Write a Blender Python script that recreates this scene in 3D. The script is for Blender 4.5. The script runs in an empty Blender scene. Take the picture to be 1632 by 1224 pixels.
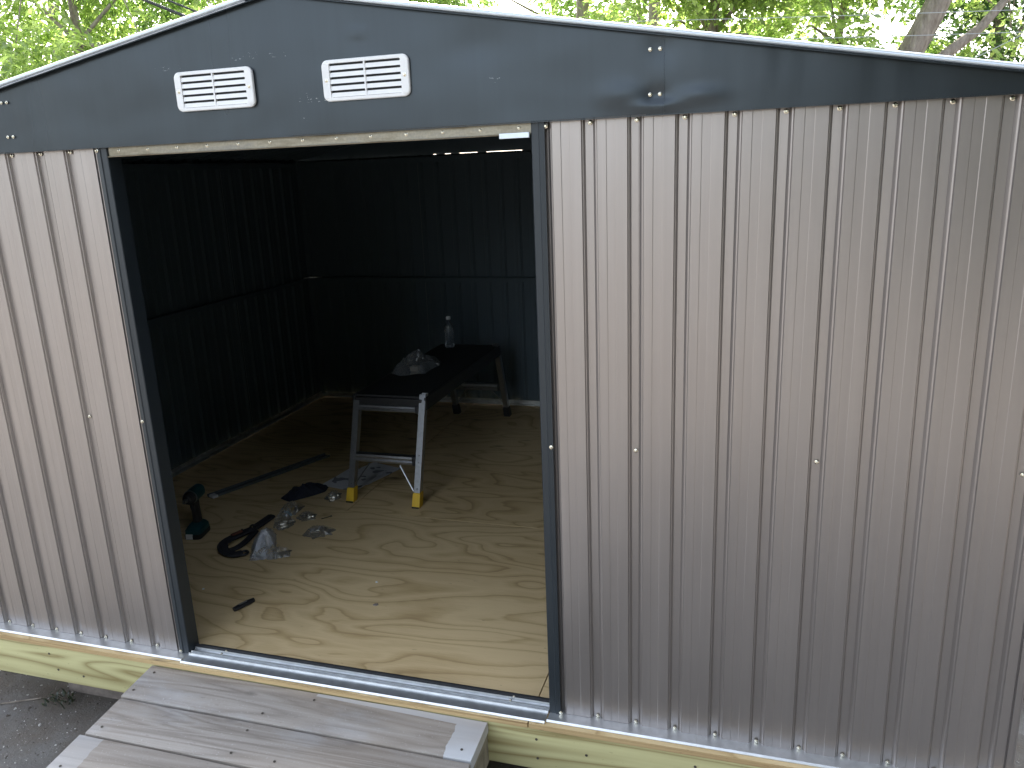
import bpy, bmesh, math, random
import numpy as np
from mathutils import Vector, Matrix, noise as mnoise

random.seed(7)
rng = np.random.default_rng(7)
scene = bpy.context.scene
col = scene.collection

# ------------------------------------------------------------------ camera
cam_d = bpy.data.cameras.new('camera')
cam = bpy.data.objects.new('camera', cam_d); col.objects.link(cam)
R_ = Vector((0.95634812, 0.28949481, -0.03988769))
U_ = Vector((-0.03825301, 0.25933451, 0.9650297))
F_ = Vector((-0.28971534, 0.92137851, -0.25908812))
m = Matrix(((R_.x, U_.x, -F_.x), (R_.y, U_.y, -F_.y), (R_.z, U_.z, -F_.z))).to_4x4()
m.translation = Vector((0.5837, -2.1174, 1.6808))
cam.matrix_world = m
cam_d.sensor_width = 36.0
cam_d.lens = 1272.62 / 1632 * 36.0
cam_d.clip_start = 0.05
cam_d.clip_end = 600
scene.camera = cam

# ------------------------------------------------------------------ world, sun, exposure
SUN_EL, SUN_ROT = math.radians(34), math.radians(-24)
world = bpy.data.worlds.new('World'); scene.world = world
world.use_nodes = True
wn = world.node_tree.nodes; wl = world.node_tree.links
sky = wn.new('ShaderNodeTexSky'); sky.sky_type = 'NISHITA'
sky.sun_disc = False
sky.sun_elevation = SUN_EL; sky.sun_rotation = SUN_ROT
sky.air_density = 1.0; sky.dust_density = 4.0; sky.ozone_density = 1.0
hsv = wn.new('ShaderNodeHueSaturation'); hsv.inputs['Saturation'].default_value = 0.48
bg = wn['Background']; bg.inputs['Strength'].default_value = 0.15
wl.new(sky.outputs[0], hsv.inputs['Color']); wl.new(hsv.outputs[0], bg.inputs['Color'])
sun_d = bpy.data.lights.new('sun', 'SUN'); sun = bpy.data.objects.new('sun', sun_d); col.objects.link(sun)
sun_d.energy = 3.2; sun_d.angle = math.radians(0.6); sun_d.color = (1.0, 0.95, 0.86)
sdir = Vector((math.sin(SUN_ROT) * math.cos(SUN_EL), math.cos(SUN_ROT) * math.cos(SUN_EL), math.sin(SUN_EL)))
sun.rotation_euler = sdir.to_track_quat('Z', 'Y').to_euler()
sun.location = sdir * 30
scene.view_settings.view_transform = 'Standard'
scene.view_settings.look = 'None'
scene.view_settings.exposure = 2.5
scene.view_settings.gamma = 1.0
scene.view_settings.use_curve_mapping = False
scene.render.engine = 'CYCLES'
scene.cycles.use_denoising = True
scene.cycles.max_bounces = 10
scene.cycles.transparent_max_bounces = 24
scene.cycles.sample_clamp_indirect = 6.0

# ------------------------------------------------------------------ material helpers
class NT:
    def __init__(s, name):
        s.m = bpy.data.materials.new(name); s.m.use_nodes = True
        s.t = s.m.node_tree; s.n = s.t.nodes; s.l = s.t.links
        s.bsdf = s.n['Principled BSDF']
    def new(s, k, **kw):
        o = s.n.new('ShaderNode' + k)
        for a, b in kw.items(): setattr(o, a, b)
        return o
    def set(s, node, key, val):
        if hasattr(val, 'links') or isinstance(val, bpy.types.NodeSocket): s.l.new(val, node.inputs[key])
        else: node.inputs[key].default_value = val
    def pos(s, scale=(1, 1, 1), offset=(0, 0, 0), local=False, warp=None):
        if local: src = s.new('TexCoord').outputs['Object']
        else: src = s.new('NewGeometry').outputs['Position']
        if warp is not None:
            va = s.new('VectorMath', operation='ADD'); s.l.new(src, va.inputs[0]); s.l.new(warp, va.inputs[1]); src = va.outputs[0]
        mp = s.new('Mapping'); mp.inputs['Scale'].default_value = scale; mp.inputs['Location'].default_value = offset
        s.l.new(src, mp.inputs['Vector']); return mp.outputs[0]
    def noise(s, vec, scale=5, detail=3, rough=.55, dist=0, out='Fac'):
        n = s.new('TexNoise'); s.l.new(vec, n.inputs['Vector'])
        n.inputs['Scale'].default_value = scale; n.inputs['Detail'].default_value = detail
        n.inputs['Roughness'].default_value = rough; n.inputs['Distortion'].default_value = dist
        return n.outputs[out]
    def ramp(s, fac, stops):
        r = s.new('ValToRGB'); s.l.new(fac, r.inputs['Fac'])
        e = r.color_ramp.elements
        while len(e) < len(stops): e.new(0.5)
        for i, (p, c) in enumerate(stops):
            e[i].position = p; e[i].color = (*c, 1) if len(c) == 3 else c
        return r.outputs['Color']
    def math(s, op, a, b=0.0, c=None, clamp=False):
        n = s.new('Math', operation=op); n.use_clamp = clamp
        s.set(n, 0, a); s.set(n, 1, b)
        if c is not None: s.set(n, 2, c)
        return n.outputs[0]
    def mix(s, fac, a, b, mode='MIX'):
        n = s.new('MixRGB', blend_type=mode)
        for k, v in (('Fac', fac), ('Color1', a), ('Color2', b)):
            if isinstance(v, tuple) and len(v) == 3: v = (*v, 1)
            s.set(n, k, v)
        return n.outputs[0]
    def bump(s, h, strength=.3, dist=.01):
        b = s.new('Bump'); b.inputs['Strength'].default_value = strength; b.inputs['Distance'].default_value = dist
        s.l.new(h, b.inputs['Height']); s.l.new(b.outputs[0], s.bsdf.inputs['Normal']); return b
    def col(s, c):
        if isinstance(c, tuple): s.bsdf.inputs['Base Color'].default_value = (*c, 1)
        else: s.l.new(c, s.bsdf.inputs['Base Color'])
    def p(s, **kw):
        for k, v in kw.items(): s.set(s.bsdf, k.replace('_', ' '), v)
        return s

def simple(name, c, rough=.5, metal=0, var=.12, scale=30, local=False):
    t = NT(name); v = t.noise(t.pos(local=local), scale, 4)
    a = tuple(x * (1 - var) for x in c); b = tuple(min(1, x * (1 + var)) for x in c)
    t.col(t.ramp(v, [(.3, a), (.7, b)])); t.p(Roughness=rough, Metallic=metal); return t.m

def painted_steel(name, c, rough=.38, wav=.35, dirt=.06, metal=.0, scuff=False):
    t = NT(name)
    big = t.noise(t.pos((3.0, 3.0, .9)), 1.6, 2)
    streak = t.noise(t.pos((55, 55, .8)), 1.0, 3)
    fine = t.noise(t.pos(), 420, 2)
    v = t.math('ADD', t.math('MULTIPLY', streak, .6), t.math('MULTIPLY', big, .4))
    c0 = tuple(x * (1 - dirt) for x in c); c1 = tuple(x * (1 + dirt) for x in c)
    cc = t.ramp(v, [(.3, c0), (.7, c1)])
    if scuff:   # rubbed flecks where the sheets were handled
        g = t.new('NewGeometry'); sp = t.new('SeparateXYZ'); t.l.new(g.outputs['Position'], sp.inputs[0])
        fl = t.noise(t.pos((90, 90, 240)), 1.0, 3, .7); f = None
        for (xa_, xb_, za_, zb_, th) in ((-1.14, -1.05, 2.000, 2.013, .645), (-.875, -.785, 2.012, 2.030, .645), (-.76, -.695, 2.010, 2.024, .66), (-.672, -.640, 1.80, 1.91, .69), (-.645, -.585, 1.885, 1.90, .64), (-.105, -.075, 1.90, 1.915, .62)):
            q = t.math('MULTIPLY', t.math('MULTIPLY', t.math('GREATER_THAN', sp.outputs['X'], xa_), t.math('LESS_THAN', sp.outputs['X'], xb_)), t.math('MULTIPLY', t.math('GREATER_THAN', sp.outputs['Z'], za_), t.math('LESS_THAN', sp.outputs['Z'], zb_)))
            q = t.math('MULTIPLY', q, t.math('GREATER_THAN', fl, th))
            f = q if f is None else t.math('MAXIMUM', f, q)
        cc = t.mix(t.math('MULTIPLY', f, .5), cc, (.5, .52, .53))
    t.col(cc)
    t.p(Roughness=t.math('ADD', t.math('MULTIPLY', big, .12), rough - .06))
    t.p(Metallic=metal); t.p(**{'Specular IOR Level': .55})
    h = t.math('ADD', t.math('MULTIPLY', big, 1.0), t.math('MULTIPLY', fine, .0022))
    t.bump(h, wav, .02)
    return t.m

def galv(name, c=(.70, .72, .73), rough=.34):
    t = NT(name)
    vo = t.new('TexVoronoi'); vo.feature = 'F1'; vo.inputs['Scale'].default_value = 130
    t.l.new(t.pos(), vo.inputs['Vector'])
    bw = t.new('RGBToBW'); t.l.new(vo.outputs['Color'], bw.inputs[0])
    n = t.noise(t.pos(), 14, 4)
    v = t.math('ADD', t.math('MULTIPLY', bw.outputs[0], .6), t.math('MULTIPLY', n, .4))
    t.col(t.ramp(v, [(.25, tuple(x * .84 for x in c)), (.7, c)]))
    t.p(Metallic=1.0, Roughness=t.math('ADD', t.math('MULTIPLY', v, .22), rough - .1))
    t.bump(n, .04, .01)
    return t.m

def wood(name, light, dark, gscale=(1.1, 7.0, 7.0), bands=16, contrast=.75, rough=.6, fine=.25, knots=True, off=(0, 0, 0), worn=None, widen=1.0, spec=.3, pw=1.6):
    """long-grain wood: contour bands of a stretched noise, fine pores, a few knots; grain along X"""
    t = NT(name)
    info = t.new('ObjectInfo'); rv = t.new('CombineXYZ')
    k = t.math('MULTIPLY', info.outputs['Random'], 37.0)
    for ax in 'XYZ': t.l.new(k, rv.inputs[ax])
    vec = t.pos(gscale, off, warp=rv.outputs[0])
    base = t.noise(vec, .55 * widen, 2.2, .5, .9)
    ph = t.math('MULTIPLY', base, bands)
    tri = t.math('PINGPONG', ph, 1.0)
    tri = t.math('POWER', tri, pw)
    g1 = t.noise(t.pos((3, 110, 110), off, warp=rv.outputs[0]), 1.0, 5, .65)
    g2 = t.noise(t.pos((1.2, 2.2, 2.2), off), 1.3, 3)
    v = t.math('ADD', t.math('MULTIPLY', tri, contrast), t.math('MULTIPLY', g1, fine))
    v = t.math('ADD', v, t.math('MULTIPLY', t.math('SUBTRACT', g2, .5), .55), clamp=True)
    c = t.ramp(v, [(.05, light), (.95, dark)])
    if knots:
        vo = t.new('TexVoronoi'); vo.inputs['Scale'].default_value = 1.0; vo.inputs['Randomness'].default_value = 1.0
        t.l.new(t.pos((2.3, 5.2, 5.2), off, warp=rv.outputs[0]), vo.inputs['Vector'])
        kd = t.math('SUBTRACT', 1.0, t.math('DIVIDE', vo.outputs['Distance'], .085), clamp=True)
        c = t.mix(t.math('MULTIPLY', kd, .75), c, tuple(x * .35 for x in dark))
    specks = t.noise(t.pos((40, 160, 160), off), 1.0, 2)
    c = t.mix(t.math('MULTIPLY', t.math('GREATER_THAN', specks, .70), .35), c, tuple(x * .45 for x in dark))
    if worn: c = worn(t, c)
    t.col(c)
    t.p(Roughness=t.math('ADD', t.math('MULTIPLY', g1, .2), rough - .1))
    t.p(**{'Specular IOR Level': spec})
    t.bump(t.math('ADD', t.math('MULTIPLY', g1, .7), t.math('MULTIPLY', tri, .3)), .3, .0025)
    return t.m

def plywood():
    """rotary-cut face veneer: broad flame figure with sharp edged bands, thin growth lines, specks and small knots"""
    t = NT('plywood_face')
    info = t.new('ObjectInfo'); rv = t.new('CombineXYZ'); k = t.math('MULTIPLY', info.outputs['Random'], 23.0)
    for ax in 'XY': t.l.new(k, rv.inputs[ax])
    w = t.noise(t.pos((1.15, 3.4, 1), warp=rv.outputs[0]), .95, 2, .45, .5)
    w2 = t.noise(t.pos((2.6, 10, 1), warp=rv.outputs[0]), 1.0, 3, .55)
    ph = t.math('ADD', t.math('MULTIPLY', w, 11.0), t.math('MULTIPLY', w2, .8))
    fr = t.math('FRACT', ph)
    band = t.ramp(fr, [(0, (1, 1, 1)), (.07, (.25, .25, .25)), (.55, (.0, .0, .0)), (.82, (.35, .35, .35)), (1, (1, 1, 1))])
    thin = t.math('POWER', t.math('PINGPONG', t.math('MULTIPLY', ph, 4.0), 1.0), 4.0)
    pores = t.noise(t.pos((9, 150, 1)), 1.0, 4, .7)
    big = t.noise(t.pos((.9, 1.4, 1), (4, 2, 0)), 1.0, 3)
    v = t.math('ADD', t.math('MULTIPLY', band, .60), t.math('MULTIPLY', thin, .05))
    v = t.math('ADD', v, t.math('MULTIPLY', t.math('SUBTRACT', pores, .45), .55))
    v = t.math('ADD', v, t.math('MULTIPLY', t.math('SUBTRACT', big, .5), .9), clamp=True)
    c = t.ramp(v, [(.0, (.70, .535, .295)), (.45, (.54, .39, .195)), (1, (.30, .195, .09))])
    vo = t.new('TexVoronoi'); vo.inputs['Scale'].default_value = 1.0
    t.l.new(t.pos((2.1, 5.0, 1), (1.3, .4, 0)), vo.inputs['Vector'])
    kd = t.math('SUBTRACT', 1.0, t.math('DIVIDE', vo.outputs['Distance'], .11), clamp=True)
    c = t.mix(t.math('MULTIPLY', kd, .8), c, (.12, .075, .04))
    sp = t.noise(t.pos((22, 90, 1)), 1.0, 2)
    c = t.mix(t.math('MULTIPLY', t.math('GREATER_THAN', sp, .73), .4), c, (.17, .11, .055))
    t.col(c); t.p(Roughness=.62); t.p(**{'Specular IOR Level': .25})
    t.bump(t.math('ADD', pores, t.math('MULTIPLY', band, .4)), .25, .002)
    return t.m

M = {}
M['taupe'] = painted_steel('taupe_paint', (.345, .316, .300), .33, .14, metal=.72)
M['slate'] = painted_steel('slate_paint', (.038, .048, .056), .29, .35, metal=.55, scuff=True)
M['slate_in'] = painted_steel('slate_inside', (.062, .091, .113), .72, .2)
M['slate_jamb'] = painted_steel('slate_jamb_paint', (.024, .032, .039), .40, .2, metal=.2)
M['galv'] = galv('galvanised_steel', (.82, .84, .85), .30)
M['galv_dull'] = galv('dull_galvanised_steel', (.34, .35, .36), .42)
def header_reflection():  # brown-gold reflections on the header, painted into its colour as mottling
    t = NT('header_steel_reflection'); n = t.noise(t.pos((6, 6, 30)), 1.0, 4, .6); v = t.noise(t.pos(), 140, 3, .7)
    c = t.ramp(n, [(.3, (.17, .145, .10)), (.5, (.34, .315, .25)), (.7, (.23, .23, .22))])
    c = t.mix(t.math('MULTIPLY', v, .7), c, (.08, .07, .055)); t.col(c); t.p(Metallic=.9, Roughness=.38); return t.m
M['header'] = header_reflection()
M['sill'] = simple('sill_zinc', (.68, .70, .71), .36, .85, .10, 30)
M['rail_in'] = simple('dull_zinc_rail', (.66, .66, .63), .34, .75, .2, 20)
M['zinc'] = simple('zinc_screw', (.74, .70, .58), .22, 1.0)
M['fascia'] = simple('pale_edge_trim', (.66, .74, .80), .36, .5, .03)
M['white_plastic'] = simple('white_plastic', (.80, .81, .80), .35, 0, .03)
M['dark_void'] = simple('dark_gap_shade', (.03, .034, .038), .8)  # near-black colour for the shade inside the vents
M['ply'] = plywood()
M['ply_edge'] = wood('plywood_edge', (.62, .46, .24), (.30, .19, .09), (.6, 60, 60), 5, .6, .7, .3, False)
M['treated'] = wood('treated_pine', (.58, .55, .29), (.28, .225, .095), (.7, 7.0, 12.0), 17, .72, .65, .30, False, pw=2.6)

def worn_first(t, c):
    g = t.new('NewGeometry'); s = t.new('SeparateXYZ'); t.l.new(g.outputs['Position'], s.inputs[0])
    jig = t.math('MULTIPLY', t.math('SUBTRACT', t.noise(t.pos((6, 30, 30)), 1.0, 2), .5), .02)
    a = t.math('GREATER_THAN', t.math('ADD', s.outputs['X'], jig), -.282)
    strip = t.math('MULTIPLY', t.math('GREATER_THAN', t.math('ADD', s.outputs['Y'], t.math('MULTIPLY', t.math('ADD', s.outputs['X'], .2), .03)), -.099), t.math('GREATER_THAN', s.outputs['X'], -.80))
    f = t.math('MAXIMUM', a, strip)
    c = t.mix(t.math('MULTIPLY', f, .8), c, (.60, .62, .64))
    return chalk(t, c)
def worn_third(t, c):
    g = t.new('NewGeometry'); s = t.new('SeparateXYZ'); t.l.new(g.outputs['Position'], s.inputs[0])
    jig = t.math('MULTIPLY', t.math('SUBTRACT', t.noise(t.pos((6, 30, 30)), 1.0, 2), .5), .02)
    f = t.math('LESS_THAN', t.math('ADD', s.outputs['X'], jig), -1.395)
    c = t.mix(t.math('MULTIPLY', f, .45), c, (.60, .62, .64))
    return chalk(t, c)
def chalk(t, c):
    n = t.noise(t.pos((2.4, 5.5, 5.5), (3, 1, 0)), 1.0, 5, .6)
    f = t.ramp(n, [(.52, (0, 0, 0)), (.75, (.55, .55, .55))])
    c = t.mix(f, c, (.52, .54, .57))
    sp = t.noise(t.pos(), 210, 2)
    c = t.mix(t.math('MULTIPLY', t.math('GREATER_THAN', sp, .685), .5), c, (.66, .65, .62))
    wv = t.noise(t.pos((1.3, 4, 4), (9, 2, 0)), 1.0, 3)
    return t.mix(t.ramp(wv, [(.5, (0, 0, 0)), (.75, (.5, .5, .5))]), c, (.40, .33, .26))
PK = dict(light=(.455, .415, .37), dark=(.21, .18, .15), gscale=(.9, 11.0, 11.0), bands=22, contrast=.42, rough=.5, fine=.72, spec=.5)
M['plank1'] = wood('weathered_plank_first', worn=worn_first, **PK)
M['plank3'] = wood('weathered_plank_third', worn=worn_third, **PK)
M['plank'] = wood('weathered_plank', worn=chalk, **PK)
M['ramp_side'] = wood('weathered_side', (.36, .32, .24), (.19, .165, .12), (1.0, 9, 9), 12, .6, .7, .4, False)
M['alu'] = simple('brushed_aluminium', (.43, .44, .45), .36, 1.0, .1, 60)
M['black_plastic'] = simple('black_plastic', (.018, .019, .021), .45)
M['black_deck'] = simple('black_grip_deck', (.022, .023, .025), .7)
M['yellow'] = simple('yellow_rubber', (.78, .50, .03), .5, 0, .06)
M['teal'] = simple('teal_plastic', (.006, .055, .062), .42)
M['label'] = simple('pale_label', (.70, .72, .72), .5, 0, .04)
M['webbing'] = simple('black_webbing', (.020, .021, .025), .75, 0, .3, 200)
M['brown_leather'] = simple('brown_patch', (.16, .06, .035), .6)
M['navy_cloth'] = simple('navy_cloth', (.022, .026, .042), .8, 0, .25, 60)
M['bark'] = None

def paper():
    t = NT('printed_paper')
    p = t.pos((1, 1, 1), local=True)
    br = t.new('TexBrick'); t.l.new(p, br.inputs['Vector'])
    br.inputs['Scale'].default_value = 16; br.inputs['Mortar Size'].default_value = .03
    br.inputs['Color1'].default_value = (.78, .78, .79, 1); br.inputs['Color2'].default_value = (.62, .63, .66, 1); br.inputs['Mortar'].default_value = (.74, .74, .75, 1)
    br.inputs['Brick Width'].default_value = .9; br.inputs['Row Height'].default_value = .22; br.inputs['Bias'].default_value = -.5
    n = t.noise(p, 14, 1)
    c = t.mix(t.math('MULTIPLY', t.math('GREATER_THAN', n, .62), .75), br.outputs[0], (.12, .12, .15))
    t.col(c); t.p(Roughness=.6); return t.m
M['paper'] = paper()

def clear_film(name, tint=(.98, .985, .99), rough=.06, alpha=.18):
    t = NT(name)
    gl = t.new('BsdfGlossy'); gl.inputs['Roughness'].default_value = rough; gl.inputs['Color'].default_value = (1, 1, 1, 1)
    tr = t.new('BsdfTransparent'); tr.inputs['Color'].default_value = (*tint, 1)
    df = t.new('BsdfDiffuse'); df.inputs['Color'].default_value = (.75, .77, .8, 1)
    fr = t.new('Fresnel'); fr.inputs['IOR'].default_value = 1.55
    f = t.math('MULTIPLY', fr.outputs[0], .75, clamp=True)
    m1 = t.new('MixShader'); t.set(m1, 0, alpha); t.l.new(tr.outputs[0], m1.inputs[1]); t.l.new(df.outputs[0], m1.inputs[2])
    m2 = t.new('MixShader'); t.l.new(f, m2.inputs[0]); t.l.new(m1.outputs[0], m2.inputs[1]); t.l.new(gl.outputs[0], m2.inputs[2])
    t.l.new(m2.outputs[0], t.n['Material Output'].inputs['Surface']); return t.m
M['film'] = clear_film('clear_plastic_film', rough=.06, alpha=.06)
M['milky'] = clear_film('milky_plastic_film', alpha=.12)
M['bottle'] = clear_film('clear_bottle_plastic', (.9, .94, .97), .03, .06)

def leaf_mat(name, a, b, trans):
    t = NT(name)
    g = t.new('NewGeometry')
    c = t.ramp(g.outputs['Random Per Island'], [(0, a), (.7, b), (1, tuple(min(1, x * 1.35) for x in b))])
    df = t.new('BsdfDiffuse'); t.l.new(c, df.inputs['Color'])
    tl = t.new('BsdfTranslucent')
    c2 = t.mix(1.0, c, trans, 'MULTIPLY'); t.l.new(c2, tl.inputs['Color'])
    gl = t.new('BsdfGlossy'); gl.inputs['Roughness'].default_value = .35; gl.inputs['Color'].default_value = (.9, .95, 1, 1)
    m1 = t.new('MixShader'); m1.inputs[0].default_value = .5; t.l.new(df.outputs[0], m1.inputs[1]); t.l.new(tl.outputs[0], m1.inputs[2])
    m2 = t.new('MixShader'); m2.inputs[0].default_value = .05; t.l.new(m1.outputs[0], m2.inputs[1]); t.l.new(gl.outputs[0], m2.inputs[2])
    t.l.new(m2.outputs[0], t.n['Material Output'].inputs['Surface']); return t.m
M['leaf_bright'] = leaf_mat('leaf_bright', (.15, .22, .065), (.27, .34, .11), (2.2, 2.3, 1.9))
M['leaf_mid'] = leaf_mat('leaf_mid', (.11, .18, .05), (.20, .28, .085), (2.1, 2.2, 1.7))
M['leaf_dark'] = leaf_mat('leaf_dark', (.04, .09, .025), (.075, .135, .04), (1.5, 1.5, 1.1))

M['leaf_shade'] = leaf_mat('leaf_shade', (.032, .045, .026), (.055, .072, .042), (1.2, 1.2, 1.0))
def bark():
    t = NT('bark'); v = t.noise(t.pos((9, 9, 2.2)), 2.2, 6, .65)
    t.col(t.ramp(v, [(.3, (.15, .12, .095)), (.7, (.40, .35, .30))])); t.p(Roughness=.9); t.bump(v, .9, .03); return t.m
M['bark'] = bark()

def ground_mat():
    t = NT('ground_grit')
    p = t.pos()
    big = t.noise(p, 1.6, 5, .6); fine = t.noise(p, 90, 4, .7); mid = t.noise(p, 9, 4)
    v = t.math('ADD', t.math('MULTIPLY', big, .6), t.math('MULTIPLY', mid, .4))
    c = t.ramp(v, [(.35, (.12, .11, .10)), (.5, (.175, .168, .16)), (.65, (.23, .225, .218))])
    c = t.mix(t.math('MULTIPLY', fine, .6), c, (.09, .085, .08))
    soil = t.noise(t.pos((1, 1, 1), (5, 3, 0)), 3.2, 5, .65)
    c = t.mix(t.ramp(soil, [(.45, (0, 0, 0)), (.62, (.8, .8, .8))]), c, (.115, .095, .075))
    sp = t.noise(p, 150, 1)
    c = t.mix(t.math('MULTIPLY', t.math('GREATER_THAN', sp, .74), .7), c, (.55, .54, .52))
    t.col(c); t.p(Roughness=.9)
    t.bump(t.math('ADD', t.math('MULTIPLY', fine, .4), mid), .6, .02); return t.m
M['ground'] = ground_mat()
M['concrete'] = simple('concrete_block', (.20, .17, .15), .9, 0, .3, 25)
M['cable'] = simple('black_cable', (.03, .032, .036), .6)
M['pale_cable'] = simple('pale_cable', (.40, .43, .44), .5)
M['dark_board'] = simple('dark_board', (.05, .045, .055), .6)

# ------------------------------------------------------------------ mesh helpers
class MB:
    def __init__(s): s.v = []; s.f = []; s.mi = []
    def add(s, vs, fs, mi=0):
        o = len(s.v); s.v += [tuple(x) for x in vs]
        for f in fs: s.f.append(tuple(i + o for i in f)); s.mi.append(mi)
        return s
    def box(s, x0, x1, y0, y1, z0, z1, mi=0):
        vs = [(x0, y0, z0), (x1, y0, z0), (x1, y1, z0), (x0, y1, z0), (x0, y0, z1), (x1, y0, z1), (x1, y1, z1), (x0, y1, z1)]
        return s.add(vs, [(3, 2, 1, 0), (4, 5, 6, 7), (0, 1, 5, 4), (1, 2, 6, 5), (2, 3, 7, 6), (3, 0, 4, 7)], mi)
    def loft(s, rings, cap=True, mi=0, closed=True):
        n = len(rings[0]); vs = [p for r in rings for p in r]; fs = []
        for i in range(len(rings) - 1):
            for j in range(n if closed else n - 1):
                a = i * n + j; b = i * n + (j + 1) % n
                fs.append((a, b, b + n, a + n))
        if cap and closed:
            fs.append(tuple(range(n - 1, -1, -1))); fs.append(tuple(range((len(rings) - 1) * n, len(rings) * n)))
        return s.add(vs, fs, mi)
    def tube(s, pts, r, n=8, mi=0, flat=None):
        pts = [Vector(p) for p in pts]; rings = []
        for i, p in enumerate(pts):
            d = (pts[min(i + 1, len(pts) - 1)] - pts[max(i - 1, 0)]).normalized()
            up = Vector((0, 0, 1)) if abs(d.z) < .95 else Vector((1, 0, 0))
            a = d.cross(up).normalized(); b = a.cross(d)
            rr = r[i] if isinstance(r, (list, tuple)) else r
            ra, rb = (rr, rr) if flat is None else (rr, flat)
            rings.append([p + a * math.cos(2 * math.pi * k / n) * ra + b * math.sin(2 * math.pi * k / n) * rb for k in range(n)])
        return s.loft(rings, True, mi)
    def extr(s, prof, axis, a, b, mi=0, closed=True):
        """extrude a 2D closed profile along an axis; prof coords are the other two axes in order"""
        def P(t, q):
            if axis == 'x': return (t, q[0], q[1])
            if axis == 'y': return (q[0], t, q[1])
            return (q[0], q[1], t)
        return s.loft([[P(a, q) for q in prof], [P(b, q) for q in prof]], closed, mi, closed)
    def build(s, name, mats, parent=None, smooth=False, bevel=0, angle=28, fix=True):
        me = bpy.data.meshes.new(name)
        org = Vector(parent_world(parent)) if parent else Vector((0, 0, 0))
        me.from_pydata([(x - org.x, y - org.y, z - org.z) for x, y, z in s.v], [], s.f)
        if not isinstance(mats, (list, tuple)): mats = [mats]
        for mm in mats: me.materials.append(mm)
        me.polygons.foreach_set('material_index', s.mi)
        if fix or bevel:
            bm = bmesh.new(); bm.from_mesh(me)
            if fix: bmesh.ops.recalc_face_normals(bm, faces=bm.faces)
            if bevel: bmesh.ops.bevel(bm, geom=list(bm.edges), offset=bevel, segments=2, profile=.6, affect='EDGES', clamp_overlap=True)
            bm.to_mesh(me); bm.free()
        if smooth:
            me.polygons.foreach_set('use_smooth', [True] * len(me.polygons))
            me.set_sharp_from_angle(angle=math.radians(angle))
        me.update()
        o = bpy.data.objects.new(name, me); col.objects.link(o)
        if parent: o.parent = parent
        return o

_loc = {}
def parent_world(p):
    v = Vector((0, 0, 0))
    while p: v += p.location; p = p.parent
    return v
def thing(name, loc, label, cat, group=None):
    o = bpy.data.objects.new(name, None); col.objects.link(o); o.location = loc
    o.empty_display_size = .1
    return tag(o, label, cat, group)
def tag(o, label, cat, group=None, kind=None):
    o['label'] = label; o['category'] = cat
    if group: o['group'] = group
    if kind: o['kind'] = kind
    return o
def instance(src, loc, rot, name, parent):
    o = bpy.data.objects.new(name, src); col.objects.link(o); o.parent = parent
    o.location = Vector(loc) - Vector(parent_world(parent)); o.rotation_euler = rot
    return o

# ------------------------------------------------------------------ ground
GZ = -.35
def ground():
    b = MB(); N = 60
    def h(x, y):
        d = math.hypot(x + .7, y)
        return GZ + .018 * (mnoise.noise(Vector((x * 1.3, y * 1.3, 0)))) * min(1, 12 / (d + 1))
    def ax(lo, hi, n, far):
        a = list(np.linspace(lo, hi, n)); return [-far, -60, -20, -10] + a + [10, 20, 60, far]
    xs = ax(-6, 6, 80, 250); ys = ax(-6, 6, 80, 250)
    vs = [(x, y, h(x, y)) for y in ys for x in xs]; n = len(xs)
    fs = [(j * n + i, j * n + i + 1, j * n + i + 1 + n, j * n + i + n) for j in range(len(ys) - 1) for i in range(n - 1)]
    b.add(vs, fs); o = b.build('ground', M['ground'], smooth=True, fix=False)
    o['kind'] = 'structure'; o['label'] = 'dark gritty ground in front of and under the shed'
ground()

# ------------------------------------------------------------------ shed
XL, XR, YB, H = -2.745, 1.288, 3.335, 1.80
XC = -.7225; PITCH = .1195; SLOPE = .178; PEAK = 2.176
shed = thing('metal_shed', (XC, 0, 0), 'grey corrugated metal garden shed with dark slate gable and open doorway', 'shed')

# one corrugation, valley centred on u=0; (u, outward offset)
RIB = [(-.0212, 0), (-.0190, -.0055), (-.0165, -.0060), (-.0122, -.0138), (.0085, -.0130), (.0152, -.0058), (.0186, -.0048), (.0212, 0),
       (.0440, 0), (.0456, -.0008), (.0670, -.0008), (.0686, 0)]
def profile(u0, u1, ref):
    """profile points between u0 and u1 for valleys at ref + k*PITCH"""
    pts = []
    k0 = int(math.floor((u0 - ref) / PITCH)) - 1; k1 = int(math.ceil((u1 - ref) / PITCH)) + 1
    for k in range(k0, k1 + 1):
        for (u, d) in RIB: pts.append((ref + k * PITCH + u, d))
    pts.sort()
    def at(u):
        for (a, da), (b, db) in zip(pts, pts[1:]):
            if a <= u <= b: return da + (db - da) * (u - a) / max(b - a, 1e-9)
        return 0
    return [(u0, at(u0))] + [p for p in pts if u0 + 1e-4 < p[0] < u1 - 1e-4] + [(u1, at(u1))]

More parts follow.
